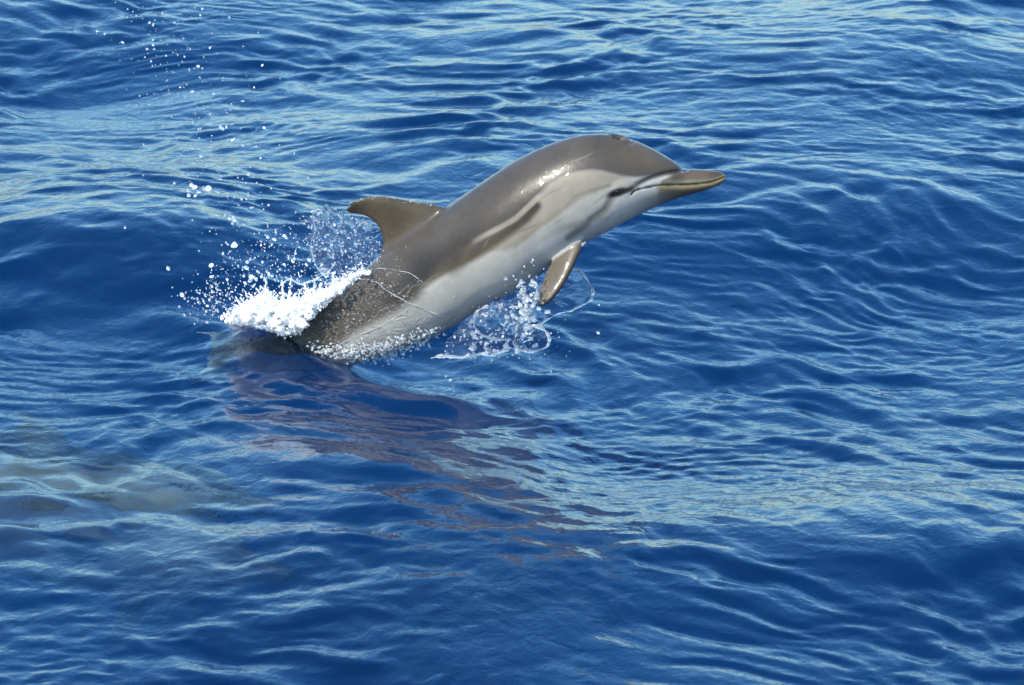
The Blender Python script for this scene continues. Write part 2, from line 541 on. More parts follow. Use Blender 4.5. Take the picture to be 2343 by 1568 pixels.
def skin_material(name, wet_bump=True):
    m, n, l = new_mat(name)
    o = n.new('ShaderNodeOutputMaterial'); p = n.new('ShaderNodeBsdfPrincipled')
    at_ = n.new('ShaderNodeVertexColor'); at_.layer_name = 'pigment'
    wt = n.new('ShaderNodeAttribute'); wt.attribute_name = 'wet'
    tc = n.new('ShaderNodeTexCoord')
    nz = n.new('ShaderNodeTexNoise'); nz.inputs['Scale'].default_value = 9; nz.inputs['Detail'].default_value = 8; nz.inputs['Roughness'].default_value = 0.65
    l.new(tc.outputs['Object'], nz.inputs['Vector'])
    rp = n.new('ShaderNodeMapRange'); rp.inputs[1].default_value = 0.3; rp.inputs[2].default_value = 0.7; rp.inputs[3].default_value = 0.78; rp.inputs[4].default_value = 1.18
    l.new(nz.outputs[0], rp.inputs[0])
    mx = n.new('ShaderNodeMix'); mx.data_type = 'RGBA'; mx.blend_type = 'MULTIPLY'; mx.inputs[0].default_value = 1
    l.new(at_.outputs[0], mx.inputs[6]); l.new(rp.outputs[0], mx.inputs[7])
    l.new(mx.outputs[2], p.inputs['Base Color'])
    p.inputs['Roughness'].default_value = 0.30; p.inputs['Specular IOR Level'].default_value = 0.16
    p.inputs['IOR'].default_value = 1.42
    cw = n.new('ShaderNodeMapRange'); cw.inputs[3].default_value = 0.5; cw.inputs[4].default_value = 1.0
    l.new(wt.outputs['Fac'], cw.inputs[0]); l.new(cw.outputs[0], p.inputs['Coat Weight'])
    cr = n.new('ShaderNodeMapRange'); cr.inputs[3].default_value = 0.06; cr.inputs[4].default_value = 0.17
    l.new(wt.outputs['Fac'], cr.inputs[0]); l.new(cr.outputs[0], p.inputs['Coat Roughness'])
    p.inputs['Coat IOR'].default_value = 1.34
    # fine skin relief, and beads of water where the sea still runs off
    n2 = n.new('ShaderNodeTexNoise'); n2.inputs['Scale'].default_value = 70; n2.inputs['Detail'].default_value = 4
    l.new(tc.outputs['Object'], n2.inputs['Vector'])
    b1 = n.new('ShaderNodeBump'); b1.inputs['Strength'].default_value = 0.10; b1.inputs['Distance'].default_value = 0.004
    l.new(n2.outputs[0], b1.inputs['Height'])
    n3 = n.new('ShaderNodeTexNoise'); n3.inputs['Scale'].default_value = 85; n3.inputs['Detail'].default_value = 2; n3.inputs['Distortion'].default_value = 1.0
    mp = n.new('ShaderNodeMapping'); mp.inputs['Rotation'].default_value = (0, R(36), 0); mp.inputs['Scale'].default_value = (0.55, 1, 1.0)
    l.new(tc.outputs['Object'], mp.inputs[0]); l.new(mp.outputs[0], n3.inputs['Vector'])
    ml = n.new('ShaderNodeMath'); ml.operation = 'MULTIPLY'
    l.new(n3.outputs[0], ml.inputs[0]); l.new(wt.outputs['Fac'], ml.inputs[1])
    b2 = n.new('ShaderNodeBump'); b2.inputs['Strength'].default_value = 1.0; b2.inputs['Distance'].default_value = 0.03
    l.new(ml.outputs[0], b2.inputs['Height']); l.new(b1.outputs[0], b2.inputs['Normal'])
    b3 = n.new('ShaderNodeBump'); b3.inputs['Strength'].default_value = 0.5; b3.inputs['Distance'].default_value = 0.007
    l.new(ml.outputs[0], b3.inputs['Height']); l.new(b1.outputs[0], b3.inputs['Normal'])
    l.new(b3.outputs[0], p.inputs['Normal']); n5 = n.new('ShaderNodeTexNoise'); n5.inputs['Scale'].default_value = 26; n5.inputs['Detail'].default_value = 1.0     # uneven film of water
    l.new(tc.outputs['Object'], n5.inputs['Vector'])
    b5 = n.new('ShaderNodeBump'); b5.inputs['Strength'].default_value = 1.0; b5.inputs['Distance'].default_value = 0.004
    l.new(n5.outputs[0], b5.inputs['Height']); l.new(b2.outputs[0], b5.inputs['Normal'])
    l.new(b5.outputs[0], p.inputs['Coat Normal'])
    if not wet_bump:                                  # under water the skin has no gloss of its own
        l.remove(p.inputs['Coat Weight'].links[0]); p.inputs['Coat Weight'].default_value = 0.0; p.inputs['Specular IOR Level'].default_value = 0.05
        p.inputs['Roughness'].default_value = 0.6
    l.new(p.outputs[0], o.inputs['Surface'])
    return m

def kd(points):
    from mathutils import kdtree
    t = kdtree.KDTree(len(points))
    for i, p in enumerate(points): t.insert(p, i)
    t.balance()
    return t

def normals_np(me):
    a = np.empty(len(me.vertices) * 3, np.float32)
    me.vertices.foreach_get('normal', a)
    return a.reshape(-1, 3).astype(float)

def coords(me):
    a = np.empty(len(me.vertices) * 3, np.float32)
    me.vertices.foreach_get('co', a)
    return a.reshape(-1, 3).astype(float)

def laplace(V, E, w, it, lam=0.5):
    deg = np.bincount(E.ravel(), minlength=len(V)).astype(float)[:, None]
    for _ in range(it):
        S = np.zeros_like(V)
        for k in range(3):
            S[:, k] = np.bincount(E[:, 0], V[E[:, 1], k], len(V)) + np.bincount(E[:, 1], V[E[:, 0], k], len(V))
        V = V + lam * w[:, None] * (S / deg - V)
    return V

def build_dolphin():
    rings, spine, A = body_rings()
    bv, bf = tube(rings)
    fin, fl1, fl2, flk = dorsal(), flipper(False), flipper(True), flukes()
    V, F = join([(bv, bf), fin, fl1, fl2, flk])
    me = bpy.data.meshes.new('tmp'); me.from_pydata(V.tolist(), [], F); me.update()
    bm = bmesh.new(); bm.from_mesh(me); bmesh.ops.recalc_face_normals(bm, faces=bm.faces); bm.to_mesh(me); bm.free()
    o = bpy.data.objects.new('tmp', me); COL.objects.link(o)
    md = o.modifiers.new('r', 'REMESH'); md.mode = 'VOXEL'; md.voxel_size = 0.0042; md.adaptivity = 0
    dg = bpy.context.evaluated_depsgraph_get()
    me2 = bpy.data.meshes.new_from_object(o.evaluated_get(dg))
    bpy.data.objects.remove(o); bpy.data.meshes.remove(me)
    P = coords(me2)
    E = np.empty(len(me2.edges) * 2, np.int32); me2.edges.foreach_get('vertices', E); E = E.reshape(-1, 2)
    # which part a vertex came from
    kb, kf, kp = kd(bv), kd(fin[0]), kd(np.concatenate([fl1[0], fl2[0]]))
    db = np.array([kb.find(p)[2] for p in P]); df = np.array([kf.find(p)[2] for p in P]); dp = np.array([kp.find(p)[2] for p in P])
    wfin, wflip = sstep(-0.004, 0.016, db - df), sstep(-0.004, 0.016, db - dp)
    joint = np.clip(sstep(0.035, 0.0, np.abs(db - df)) * sstep(0.05, 0.02, df) + sstep(0.03, 0.0, np.abs(db - dp)) * sstep(0.05, 0.02, dp), 0, 1)
    P = laplace(P, E, np.full(len(P), 1.0), 4)
    P = laplace(P, E, joint, 30)
    me2.vertices.foreach_set('co', P.astype(np.float32).ravel()); me2.update()
    Nn = normals_np(me2)
    M_ = P.copy(); M_[:, 1] = -np.abs(M_[:, 1])
    uu, vv = project(M_)
    UV = np.stack([uu, vv], 1)
    # relief: mouth slit, crease between melon and beak, blowhole, soft folds
    dsp = np.zeros(len(P))
    d, t = line_dist(UV, MOUTH); dsp -= 0.0028 * np.exp(-(d / 2.6) ** 2)
    d, t = line_dist(UV, CREASE); dsp -= 0.0105 * np.exp(-(d / 5.5) ** 2) * (1 - t) ** 0.6
    m_ = (P[:, 1] < -0.012) & (P[:, 1] > -0.05)
    iu, iv = project(P[m_]); hole = P[m_][np.argmin((iu - 1415) ** 2 + (iv - 316) ** 2)]
    q = (P - hole) / np.array([0.024, 0.016, 0.014])
    hr = np.sqrt((q ** 2).sum(1))
    dsp -= 0.013 * sstep(1.15, 0.6, hr); dsp += 0.004 * np.exp(-((hr - 1.35) / 0.28) ** 2)
    d, t = line_dist(UV, [(1402, 452), (1384, 480), (1352, 505)]); dsp -= 0.003 * np.exp(-(d / 9) ** 2)
    P = P + Nn * dsp[:, None]
    me2.vertices.foreach_set('co', P.astype(np.float32).ravel())
    C = paint(UV, wfin, wflip)
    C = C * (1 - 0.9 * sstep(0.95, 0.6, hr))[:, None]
    ca = me2.color_attributes.new('pigment', 'FLOAT_COLOR', 'POINT')
    ca.data.foreach_set('color', np.hstack([C, np.ones((len(C), 1))]).astype(np.float32).ravel())
    # where sea water still clings to the skin
    wet = sstep(-30, 130, (vv - (610 + (uu - 850) * 0.62))) * (1 - wflip)
    wet = wet * (1 - wfin)
    wa = me2.attributes.new('wet', 'FLOAT', 'POINT'); wa.data.foreach_set('value', wet.astype(np.float32))
    me2.polygons.foreach_set('use_smooth', np.ones(len(me2.polygons), bool))
    me2.update()
    return me2, P, spine

SKIN_MAT = skin_material('dolphin_skin')
def eye_material():
    m, n, l = new_mat('dolphin_eye')
    o = n.new('ShaderNodeOutputMaterial'); p = n.new('ShaderNodeBsdfPrincipled')
    p.inputs['Base Color'].default_value = (0.012, 0.009, 0.008, 1); p.inputs['Roughness'].default_value = 0.08
    l.new(p.outputs[0], o.inputs[0])
    return m
EYE_MAT = eye_material()

def eye_mesh():
    bm = bmesh.new(); bmesh.ops.create_uvsphere(bm, u_segments=20, v_segments=12, radius=0.0065)
    for f in bm.faces: f.smooth = True
    me = bpy.data.meshes.new('eye'); bm.to_mesh(me); bm.free(); me.materials.append(EYE_MAT)
    return me

def surface_point(P, u, v, side):
    """point of the flank that shows at (u, v) on the near side, mirrored for the far side"""
    M_ = P.copy(); m = M_[:, 1] < 0
    pu, pv = project(M_[m])
    i = np.argmin((pu - u) ** 2 + (pv - v) ** 2 + (1e5 * (M_[m][:, 1] > -0.03)))
    p = M_[m][i].copy()
    p[1] *= -side
    return p

root = tag(link('dolphin', None), 'grey dolphin leaping clear of the sea with open flank and flippers showing', 'dolphin', 'dolphins swimming beside the boat')
root.location = at(850, 800)
bmesh_, BP, SPINE = build_dolphin()
org = np.array(root.location)
bmesh_.vertices.foreach_set('co', (BP - org).astype(np.float32).ravel()); bmesh_.update()
body = link('body', bmesh_, SKIN_MAT, root)
em = eye_mesh()
for sd in (-1, 1):
    e = link('eye', em, None, root)
    p = surface_point(BP, 1409, 441, sd)
    e.location = Vector(p - org - np.array([0, 0.004 * sd, 0]))

# ---- the second animal, swimming just under the surface: the same body straightened out
def straighten(P, spine):
    spine = catmull(spine[::6], 4000)
    seg = np.linalg.norm(np.diff(spine, axis=0), axis=1)
    arc = np.concatenate([[0], np.cumsum(seg)])
    T = np.gradient(spine, axis=0); T /= np.linalg.norm(T, axis=1)[:, None]
    t2 = kd(spine * np.array([1, 0, 1]))
    idx = np.array([t2.find((p[0], 0, p[2]))[1] for p in P])
    w = P - spine[idx]
    tt = T[idx]
    s = arc[idx] + w[:, 0] * tt[:, 0] + w[:, 2] * tt[:, 2]
    d = w[:, 0] * tt[:, 2] - w[:, 2] * tt[:, 0]
    return s, d, P[:, 1]

def submerged(P, spine):
    s, d, y = straighten(P, spine)
    if d[np.argmax(P[:, 2])] < 0: d = -d
    deep = 0.305
    tip = np.array(ground(650, 1165, 0.0)) + np.array([0, 1.03 * deep, -deep])     # the sea bends the sight line down to about 44 degrees
    yaw, pitch, roll = R(27), R(2.0), R(60)
    back = np.array([-math.cos(yaw) * math.cos(pitch), math.sin(yaw) * math.cos(pitch), math.sin(pitch)])
    side = np.array([math.sin(yaw), math.cos(yaw), 0])
    upv = np.cross(back, side); upv *= np.sign(upv[2])
    side, upv = side * math.cos(roll) - upv * math.sin(roll), upv * math.cos(roll) + side * math.sin(roll)
    lift = 0.02 * np.sin(np.clip(s, 0, 1.9) / 1.9 * math.pi)
    return tip[None] + np.outer(s, back) + np.outer(y, side) + np.outer(d + lift, upv)

root2 = tag(link('dolphin', None), 'dim dolphin swimming just under the surface at the left edge', 'dolphin', 'dolphins swimming beside the boat')
Q = submerged(BP, SPINE)
org2 = Q.mean(0); root2.location = org2
me2 = bmesh_.copy()
me2.vertices.foreach_set('co', (Q - org2).astype(np.float32).ravel()); me2.update()
me2.attributes['wet'].data.foreach_set('value', np.zeros(len(Q), np.float32))
pc = np.empty(len(Q) * 4, np.float32); me2.color_attributes['pigment'].data.foreach_get('color', pc)
pc = pc.reshape(-1, 4); pc[:, :3] *= 0.62; me2.color_attributes['pigment'].data.foreach_set('color', pc.ravel())     # copied pigment darkened evenly over the whole body
me2.materials.clear(); me2.materials.append(skin_material('wet_skin_below', False))
body2 = link('body', me2, None, root2)
for sd in (-1, 1):
    p = surface_point(BP, 1409, 441, sd)
    i = np.argmin(((BP - p) ** 2).sum(1))
    e = link('eye', em, None, root2); e.location = Vector(Q[i] - org2)

# ------------------------------------------------------------------ thrown water
prng = random.Random(5)

def drop_material(name, milk):
    m, n, l = new_mat(name)
    o = n.new('ShaderNodeOutputMaterial')
    g = n.new('ShaderNodeBsdfPrincipled')
    g.inputs['Base Color'].default_value = (0.94, 0.97, 1.0, 1)
    g.inputs['Transmission Weight'].default_value = 1.0
    g.inputs['IOR'].default_value = 1.333; g.inputs['Roughness'].default_value = 0.06
    d = n.new('ShaderNodeBsdfDiffuse'); d.inputs['Color'].default_value = (0.9, 0.92, 0.93, 1)
    mx = n.new('ShaderNodeMixShader'); mx.inputs[0].default_value = milk
    l.new(g.outputs[0], mx.inputs[1]); l.new(d.outputs[0], mx.inputs[2]); l.new(mx.outputs[0], o.inputs[0])
    return m

DROP = drop_material('flying_water', 0.24)
WHITE_WATER = drop_material('white_water', 0.55)
SHEET = drop_material('sheet_water', 0.006)
RIM = drop_material('rim_water', 0.16)

def foam_material():
    m, n, l = new_mat('foam')
    o = n.new('ShaderNodeOutputMaterial'); p = n.new('ShaderNodeBsdfPrincipled')
    p.inputs['Base Color'].default_value = (0.95, 0.95, 0.95, 1); p.inputs['Roughness'].default_value = 0.5
    p.inputs['Subsurface Weight'].default_value = 1.0; p.inputs['Subsurface Radius'].default_value = (0.02, 0.02, 0.02); p.inputs['Subsurface Scale'].default_value = 1.0
    tc = n.new('ShaderNodeTexCoord'); nz = n.new('ShaderNodeTexNoise'); nz.inputs['Scale'].default_value = 130; nz.inputs['Detail'].default_value = 6
    l.new(tc.outputs['Object'], nz.inputs['Vector'])
    b = n.new('ShaderNodeBump'); b.inputs['Strength'].default_value = 0.8; b.inputs['Distance'].default_value = 0.008
    l.new(nz.outputs[0], b.inputs['Height']); l.new(b.outputs[0], p.inputs['Normal'])
    l.new(p.outputs[0], o.inputs[0])
    return m
FOAM = foam_material()

def ico(sub, seed=None, wob=0.0):
    bm = bmesh.new(); bmesh.ops.create_icosphere(bm, subdivisions=sub, radius=1.0)
    V = np.array([v.co[:] for v in bm.verts]); F = [[v.index for v in f.verts] for f in bm.faces]; bm.free()
    if seed is not None:
        r = np.random.default_rng(seed)
        for _ in range(3):
            k = r.normal(size=3) * 1.3
            V = V * (1 + wob * np.sin(V @ k + r.uniform(0, 6)))[:, None]
    return V, np.array(F)

ICO1, ICO2, ICO3 = ico(1), ico(2), ico(3)
DROP_MESHES = []
for i in range(6):
    v, f = ico(3, 40 + i, 0.20)
    me = mesh_np('water_drop', v * 0.5, f); me.materials.append(DROP); DROP_MESHES.append(me)

def inside(poly):
    poly = np.array(poly, float); lo, hi = poly.min(0), poly.max(0)
    while True:
        p = np.array([[prng.uniform(lo[0], hi[0]), prng.uniform(lo[1], hi[1])]])
        if poly_sdf(p, poly)[0] < 0: return p[0]

def balls(name, items, mat, base=ICO1, kind='stuff', label=None, cat=None, parent=None, org=(0, 0, 0)):
    """many small beads in one mesh: items are (point, radius)"""
    bv, bf = base
    V = np.concatenate([bv * r * np.array([1, 1, prng.uniform(0.8, 1.3)]) + np.asarray(p) - np.asarray(org) for p, r in items])
    F = np.concatenate([bf + i * len(bv) for i in range(len(items))])
    o = link(name, mesh_np(name, V, F), mat, parent)
    return tag(o, label, cat, None, kind)

PX = FRAME_W / PW        # metres per photo unit at the animal
CLUSTERS = {
    'trail': [(lambda u, v: v < 150, 'tiny bright water drop near the top edge above the tall trail', 'bright drops near the top edge'),
              (lambda u, v: v < 350, 'water drop in the middle of the tall trail left of the dolphin', 'drops in the middle of the tall trail'),
              (lambda u, v: u < 500, 'round water drop in the loose knot left of the fin tip', 'knot of drops left of the fin tip'),
              (lambda u, v: True, 'water drop falling between the tall trail and the white burst', 'drops below the tall trail')],
    'burst': [(lambda u, v: u < 479, 'small water drop at the far left end of the white foam', 'drops at the left end of the foam'),
              (lambda u, v: u < 585, 'fat water drop flung up above the left part of the foam', 'drops above the left part of the foam'),
              (lambda u, v: u < 690, 'water drop flung up above the middle of the foam', 'drops above the middle of the foam'),
              (lambda u, v: True, 'water drop beside the bluish veil of spray behind the fin', 'drops beside the veil of spray')],
    'front': [(lambda u, v: v > 840, 'tiny drop low over the dark water below the belly splash', 'drops over the dark water'),
              (lambda u, v: u > 1250, 'lone water drop flying ahead of the clear belly splash', 'drops ahead of the belly splash'),
              (lambda u, v: True, 'water drop flying in the clear splash under the belly', 'drops in the belly splash')],
}

def drop(u, v, dia, y, where):
    label, group = next((l_, g_) for f_, l_, g_ in CLUSTERS[where] if f_(u, v))
    o = link('water_drop', DROP_MESHES[prng.randrange(6)])
    o.location = at(u, v, y)
    d = dia * PX * 0.85
    o.scale = (d * prng.uniform(0.65, 1.05), d * prng.uniform(0.7, 1.0), d * prng.uniform(0.9, 1.5))
    o.rotation_euler = [prng.uniform(0, 6) for _ in range(3)]
    if (u, v) in BIG:                       # the one that stands out by its size
        for w_ in ('tiny bright ', 'tiny ', 'small ', 'fat ', 'round ', 'lone '): label = label.replace(w_, '')
        label = 'largest ' + label; o.scale = [q * 1.15 for q in o.scale]
    tag(o, label, 'water drop', group)

# drops one can place one by one in the photograph: (u, v, diameter)
TRAIL = [(342, 52, 8), (350, 58, 8), (463, 21, 7), (458, 35, 6), (524, 40, 8), (350, 92, 6), (350, 103, 8), (336, 113, 8), (352, 113, 8), (345, 141, 7), (380, 128, 8),
         (422, 130, 8), (454, 152, 8), (412, 200, 6), (420, 200, 6), (440, 210, 12), (488, 214, 9), (581, 200, 7), (556, 232, 7), (447, 260, 7), (480, 262, 8), (519, 258, 7),
         (507, 292, 13), (518, 290, 7), (532, 321, 10), (529, 320, 8), (456, 316, 6), (459, 357, 12), (440, 342, 6), (556, 334, 8), (604, 293, 9), (596, 362, 7), (586, 335, 7),
         (568, 400, 8), (620, 431, 9), (446, 429, 12), (455, 440, 9), (442, 432, 7), (467, 434, 8), (399, 419, 12), (430, 436, 13), (438, 425, 12), (475, 432, 14), (432, 447, 9), (446, 448, 9),
         (498, 443, 7), (520, 450, 7), (552, 456, 8), (564, 456, 8), (574, 476, 7), (515, 492, 6), (525, 500, 8), (536, 503, 12), (532, 512, 8), (556, 514, 7), (560, 514, 8),
         (614, 470, 9), (286, 521, 9), (385, 615, 10), (340, 80, 6), (372, 30, 6), (240, 78, 8), (281, 98, 7), (222, 72, 7), (395, 165, 6), (480, 110, 7), (600, 150, 7), (640, 180, 6)]
BURST = [(536, 562, 20), (510, 580, 12), (517, 555, 10), (482, 608, 16), (485, 633, 9), (563, 613, 17), (566, 600, 11), (572, 594, 12), (558, 632, 10), (575, 635, 14), (520, 560, 7),
         (612, 543, 9), (628, 548, 12), (622, 560, 8), (650, 540, 10), (655, 545, 7), (631, 531, 8), (597, 562, 7), (670, 598, 9), (660, 590, 11), (641, 617, 8), (706, 520, 8),
         (718, 486, 10), (714, 496, 9), (731, 488, 7), (700, 506, 8), (695, 512, 7), (745, 540, 7), (738, 556, 9), (725, 560, 8), (744, 570, 8), (720, 585, 10), (707, 596, 9), (700, 605, 9),
         (690, 620, 8), (742, 618, 12), (748, 630, 10), (736, 606, 8), (764, 625, 8), (772, 640, 10), (750, 650, 9), (735, 650, 9), (720, 655, 10), (705, 660, 8), (690, 662, 8),
         (524, 660, 9), (530, 668, 8), (465, 690, 8), (417, 676, 11), (430, 690, 7), (440, 700, 6), (443, 684, 6), (470, 678, 7), (475, 700, 8), (500, 690, 8), (512, 702, 8), (450, 665, 7),
         (520, 640, 8), (545, 610, 8), (590, 622, 9), (606, 640, 10), (615, 628, 11), (628, 640, 8), (645, 650, 9), (655, 636, 8), (667, 655, 9), (680, 640, 8), (583, 590, 7), (600, 600, 7),
         (580, 655, 10), (560, 648, 13), (572, 642, 11), (586, 640, 11), (598, 634, 10), (610, 622, 9), (622, 632, 9), (634, 622, 8), (650, 606, 7), (676, 580, 7), (684, 566, 8), (760, 590, 8), (775, 560, 7), (790, 575, 8), (800, 545, 7), (782, 530, 7), (765, 515, 7)]
FRONT = [(1260, 763, 8), (1368, 762, 7), (1370, 698, 6), (1100, 735, 9), (1120, 752, 8), (1090, 760, 9), (1062, 768, 8), (1040, 772, 9), (1172, 722, 10), (1158, 738, 9), (1190, 700, 12), (1205, 690, 10), (1215, 676, 11),
         (1222, 648, 9), (1180, 640, 8), (1186, 655, 9), (1150, 770, 9), (1135, 782, 8), (1110, 790, 9), (1080, 800, 8), (1010, 812, 8), (1198, 765, 8), (1210, 780, 7), (1030, 870, 7), (1036, 885, 8), (1038, 898, 7), (1020, 862, 6), (1060, 912, 6), (1225, 968, 8)]
BIGGEST = {}
for where, pts in (('trail', TRAIL), ('burst', BURST), ('front', FRONT)):
    for q in pts:
        k = next(i for i, c in enumerate(CLUSTERS[where]) if c[0](q[0], q[1]))
        if q[2] > BIGGEST.get((where, k), (0, 0, 0))[2]: BIGGEST[(where, k)] = q
BIG = {(q[0], q[1]) for q in BIGGEST.values()}
for u, v, d in TRAIL: drop(u, v, d, prng.uniform(-0.25, 0.35), 'trail')
for u, v, d in BURST: drop(u, v, d, prng.uniform(-0.05, 0.25), 'burst')
for u, v, d in FRONT: drop(u, v, d, prng.uniform(-0.34, -0.22), 'front')

# fine spray nobody could count
it = []
for _ in range(420):
    t = prng.random()
    c = (330 + 260 * t + prng.gauss(0, 75), -10 + 560 * t + prng.gauss(0, 50))
    it.append((at(c[0], c[1], prng.uniform(-0.3, 0.5)), PX * 0.5 * prng.choice([2, 2, 2.5, 3, 4])))
balls('fine_spray', it, DROP, ICO1, 'stuff', 'fine sparkling spray drifting in the tall trail at upper left', 'spray')
BURST_POLY = [(480, 720), (470, 640), (520, 560), (640, 520), (720, 475), (800, 485), (865, 520), (868, 570), (840, 620), (740, 660), (620, 690)]
it = []
for _ in range(700):
    p = inside(BURST_POLY)
    it.append((at(p[0], p[1], prng.uniform(-0.05, 0.28)), PX * 0.5 * prng.choice([1.6, 2, 2, 2.5, 3, 3, 4])))
for _ in range(130):
    p = (prng.gauss(470, 38), prng.gauss(690, 26))
    it.append((at(p[0], p[1], prng.uniform(-0.02, 0.2)), PX * 0.5 * prng.choice([2, 3, 4, 6])))
balls('burst_spray', it, DROP, ICO1, 'stuff', 'fine white spray bursting up behind the dorsal fin', 'spray')

# ---- white foam churned up along the back
def clump(name, items, mat, voxel, label, cat, rough=0.0):
    V, F, o = [], [], 0
    for p, r in items:
        V.append(ICO2[0] * r + np.asarray(p)); F.append(ICO2[1] + o); o += len(ICO2[0])
    me = mesh_np('tmp', np.concatenate(V), np.concatenate(F))
    ob = bpy.data.objects.new('tmp', me); COL.objects.link(ob)
    md = ob.modifiers.new('r', 'REMESH'); md.mode = 'VOXEL'; md.voxel_size = voxel
    m2 = bpy.data.meshes.new_from_object(ob.evaluated_get(bpy.context.evaluated_depsgraph_get()))
    bpy.data.objects.remove(ob)
    m2.name = name
    if rough:
        E = np.empty(len(m2.edges) * 2, np.int32); m2.edges.foreach_get('vertices', E)
        P = laplace(coords(m2), E.reshape(-1, 2), np.ones(len(m2.vertices)), 2)
        m2.vertices.foreach_set('co', P.astype(np.float32).ravel()); m2.update()
        P = coords(m2); N = normals_np(m2)
        d = np.array([mnoise.noise(Vector(q * 45)) + 0.9 * abs(mnoise.noise(Vector(q * 110))) + 0.5 * mnoise.noise(Vector(q * 210)) for q in P])
        m2.vertices.foreach_set('co', (P + N * (d * rough)[:, None]).astype(np.float32).ravel())
    m2.polygons.foreach_set('use_smooth', np.ones(len(m2.polygons), bool)); m2.update()
    return tag(link(name, m2, mat), label, cat, None, 'stuff')

FOAM_POLY = [(515, 738), (540, 712), (575, 694), (600, 672), (625, 688), (660, 690), (700, 684), (745, 664), (790, 640), (835, 616), (850, 622), (800, 652), (740, 705), (690, 765), (650, 775), (600, 752), (560, 745)]
it = []
while len(it) < 4200:
    p = inside(FOAM_POLY)
    e = -poly_sdf(np.array([p]), FOAM_POLY)[0]              # how deep inside the outline
    if prng.random() < 0.25 + e / 22:
        it.append((at(p[0], p[1], prng.uniform(-0.12, 0.22)), prng.choice([0.002, 0.003, 0.004, 0.005, 0.007]) + min(e, 18) * 0.00028 * prng.random()))
clump('back_foam', it, FOAM, 0.0030, 'dense white foam churned up along the leaping dolphin back', 'foam', 0.0025)
it = []
for _ in range(6500):
    q = prng.random()
    p = inside([(a + prng.gauss(0, 16 * q), b - abs(prng.gauss(0, 26 * q))) for a, b in FOAM_POLY]) if q < 0.75 else inside([(a, b - 6) for a, b in FOAM_POLY])
    it.append((at(p[0], p[1], prng.uniform(-0.16, 0.26)), prng.choice([0.0008, 0.001, 0.0013, 0.0016, 0.002, 0.003])))
balls('foam_froth', it, WHITE_WATER, ICO1, 'stuff', 'loose froth along the upper edge of the white foam', 'foam')
# torn strings of water leaping out of the foam
it = []
for k in range(64):
    u0 = prng.uniform(500, 800); v0 = np.interp(u0, [500, 540, 600, 660, 745, 835], [728, 705, 668, 682, 660, 618])
    L = prng.choice([15, 20, 28, 36, 50, 70]); a = R(prng.uniform(60, 130)); y = prng.uniform(-0.06, 0.2); r = prng.uniform(0.002, 0.0055)
    u, v, bend = u0, v0 + 8, prng.uniform(-0.012, 0.012)
    n_ = int(L / 1.6)
    for i in range(n_):
        u += math.cos(a) * 1.6; v -= math.sin(a) * 1.6; a += bend + prng.gauss(0, 0.22); y += prng.gauss(0, 0.0015)
        rr = r * (1 - 0.65 * i / n_) * (0.65 + 0.6 * abs(math.sin(i * 0.23 + k)))
        if math.sin(i * 0.31 + 2 * k) > 1.6 * i / n_ - 1.0: it.append((at(u, v, y), rr))
clump('foam_strings', it, WHITE_WATER, 0.0024, 'torn strings of white water leaping out of the foam', 'foam', 0.0)
BASE_POLY = [(668, 785), (700, 795), (770, 800), (850, 790), (930, 772), (1000, 752), (1012, 760), (960, 790), (905, 815), (845, 826), (780, 820), (720, 812)]
def side_y(u, v):
    """how far in front of the middle plane the near flank lies at (u, v)"""
    i = np.argmin((BU - u) ** 2 + (BV - v) ** 2)
    return NEAR[i][1]
NEAR = BP[BP[:, 1] < -0.02]; BU, BV = project(NEAR)
it = []
for _ in range(1500):
    p = inside(BASE_POLY) + np.array([prng.gauss(0, 9), prng.gauss(0, 7)])
    it.append((at(p[0], p[1], side_y(*p) - prng.uniform(-0.01, 0.03)), prng.choice([0.0012, 0.0016, 0.0022, 0.003, 0.0042])))
clump('waterline_foam', it, DROP, 0.0020, 'lacy foam strung along the waterline in front of the flank', 'foam', 0.0)
it = []
for _ in range(900):
    t = prng.random() ** 0.8
    p = (880 - 150 * t + prng.gauss(0, 30 + 40 * t), 560 + 200 * t + prng.gauss(0, 25) + 60 * prng.random())
    if p[1] > 815 or p[1] < 530: continue
    it.append((at(p[0], p[1], side_y(*p) + 0.0005), prng.choice([0.0009, 0.0012, 0.0016, 0.0022])))
for _ in range(60):                                   # a few along the rim of the fin
    t = prng.random()
    u = 1010 - 215 * t; v = np.interp(u, [792, 806, 832, 865, 900, 935, 975, 1012], [477, 462, 452, 449, 452, 459, 465, 473])
    it.append((at(u + prng.gauss(0, 3), v + abs(prng.gauss(0, 4)), -0.012 + prng.uniform(-0.004, 0.008)), prng.choice([0.0009, 0.0013, 0.0018])))
balls('clinging_beads', it, DROP, ICO1, 'stuff', 'beads of sea water clinging to the back below the fin', 'water')

it = []
for k in range(75):
    t = prng.random()
    u, v = 990 - 250 * t + prng.gauss(0, 14), 690 + 95 * t + prng.gauss(0, 34)
    a = R(-34) + prng.gauss(0, 0.22); r = prng.uniform(0.0007, 0.0016); L = prng.uniform(5, 30)
    for i in range(int(L / 1.2)):
        u -= math.cos(a) * 1.2; v -= math.sin(a) * 1.2; a += prng.gauss(0, 0.10)
        if v < 640 or v > 818 or math.sin(i * 0.4 + k * 2.3) < -0.55: continue
        it.append((at(u, v, side_y(u, v) + 0.0003), r * prng.uniform(0.6, 1.2)))
balls('running_water', it, DROP, ICO1, 'stuff', 'broken white streaks of water running off the lower flank', 'water')

# ---- clear sheets and lobes of water with thick rims
def wob(p, k, seed):
    return mnoise.noise(Vector((p[0] * k + seed, p[1] * k, p[2] * k - seed)))

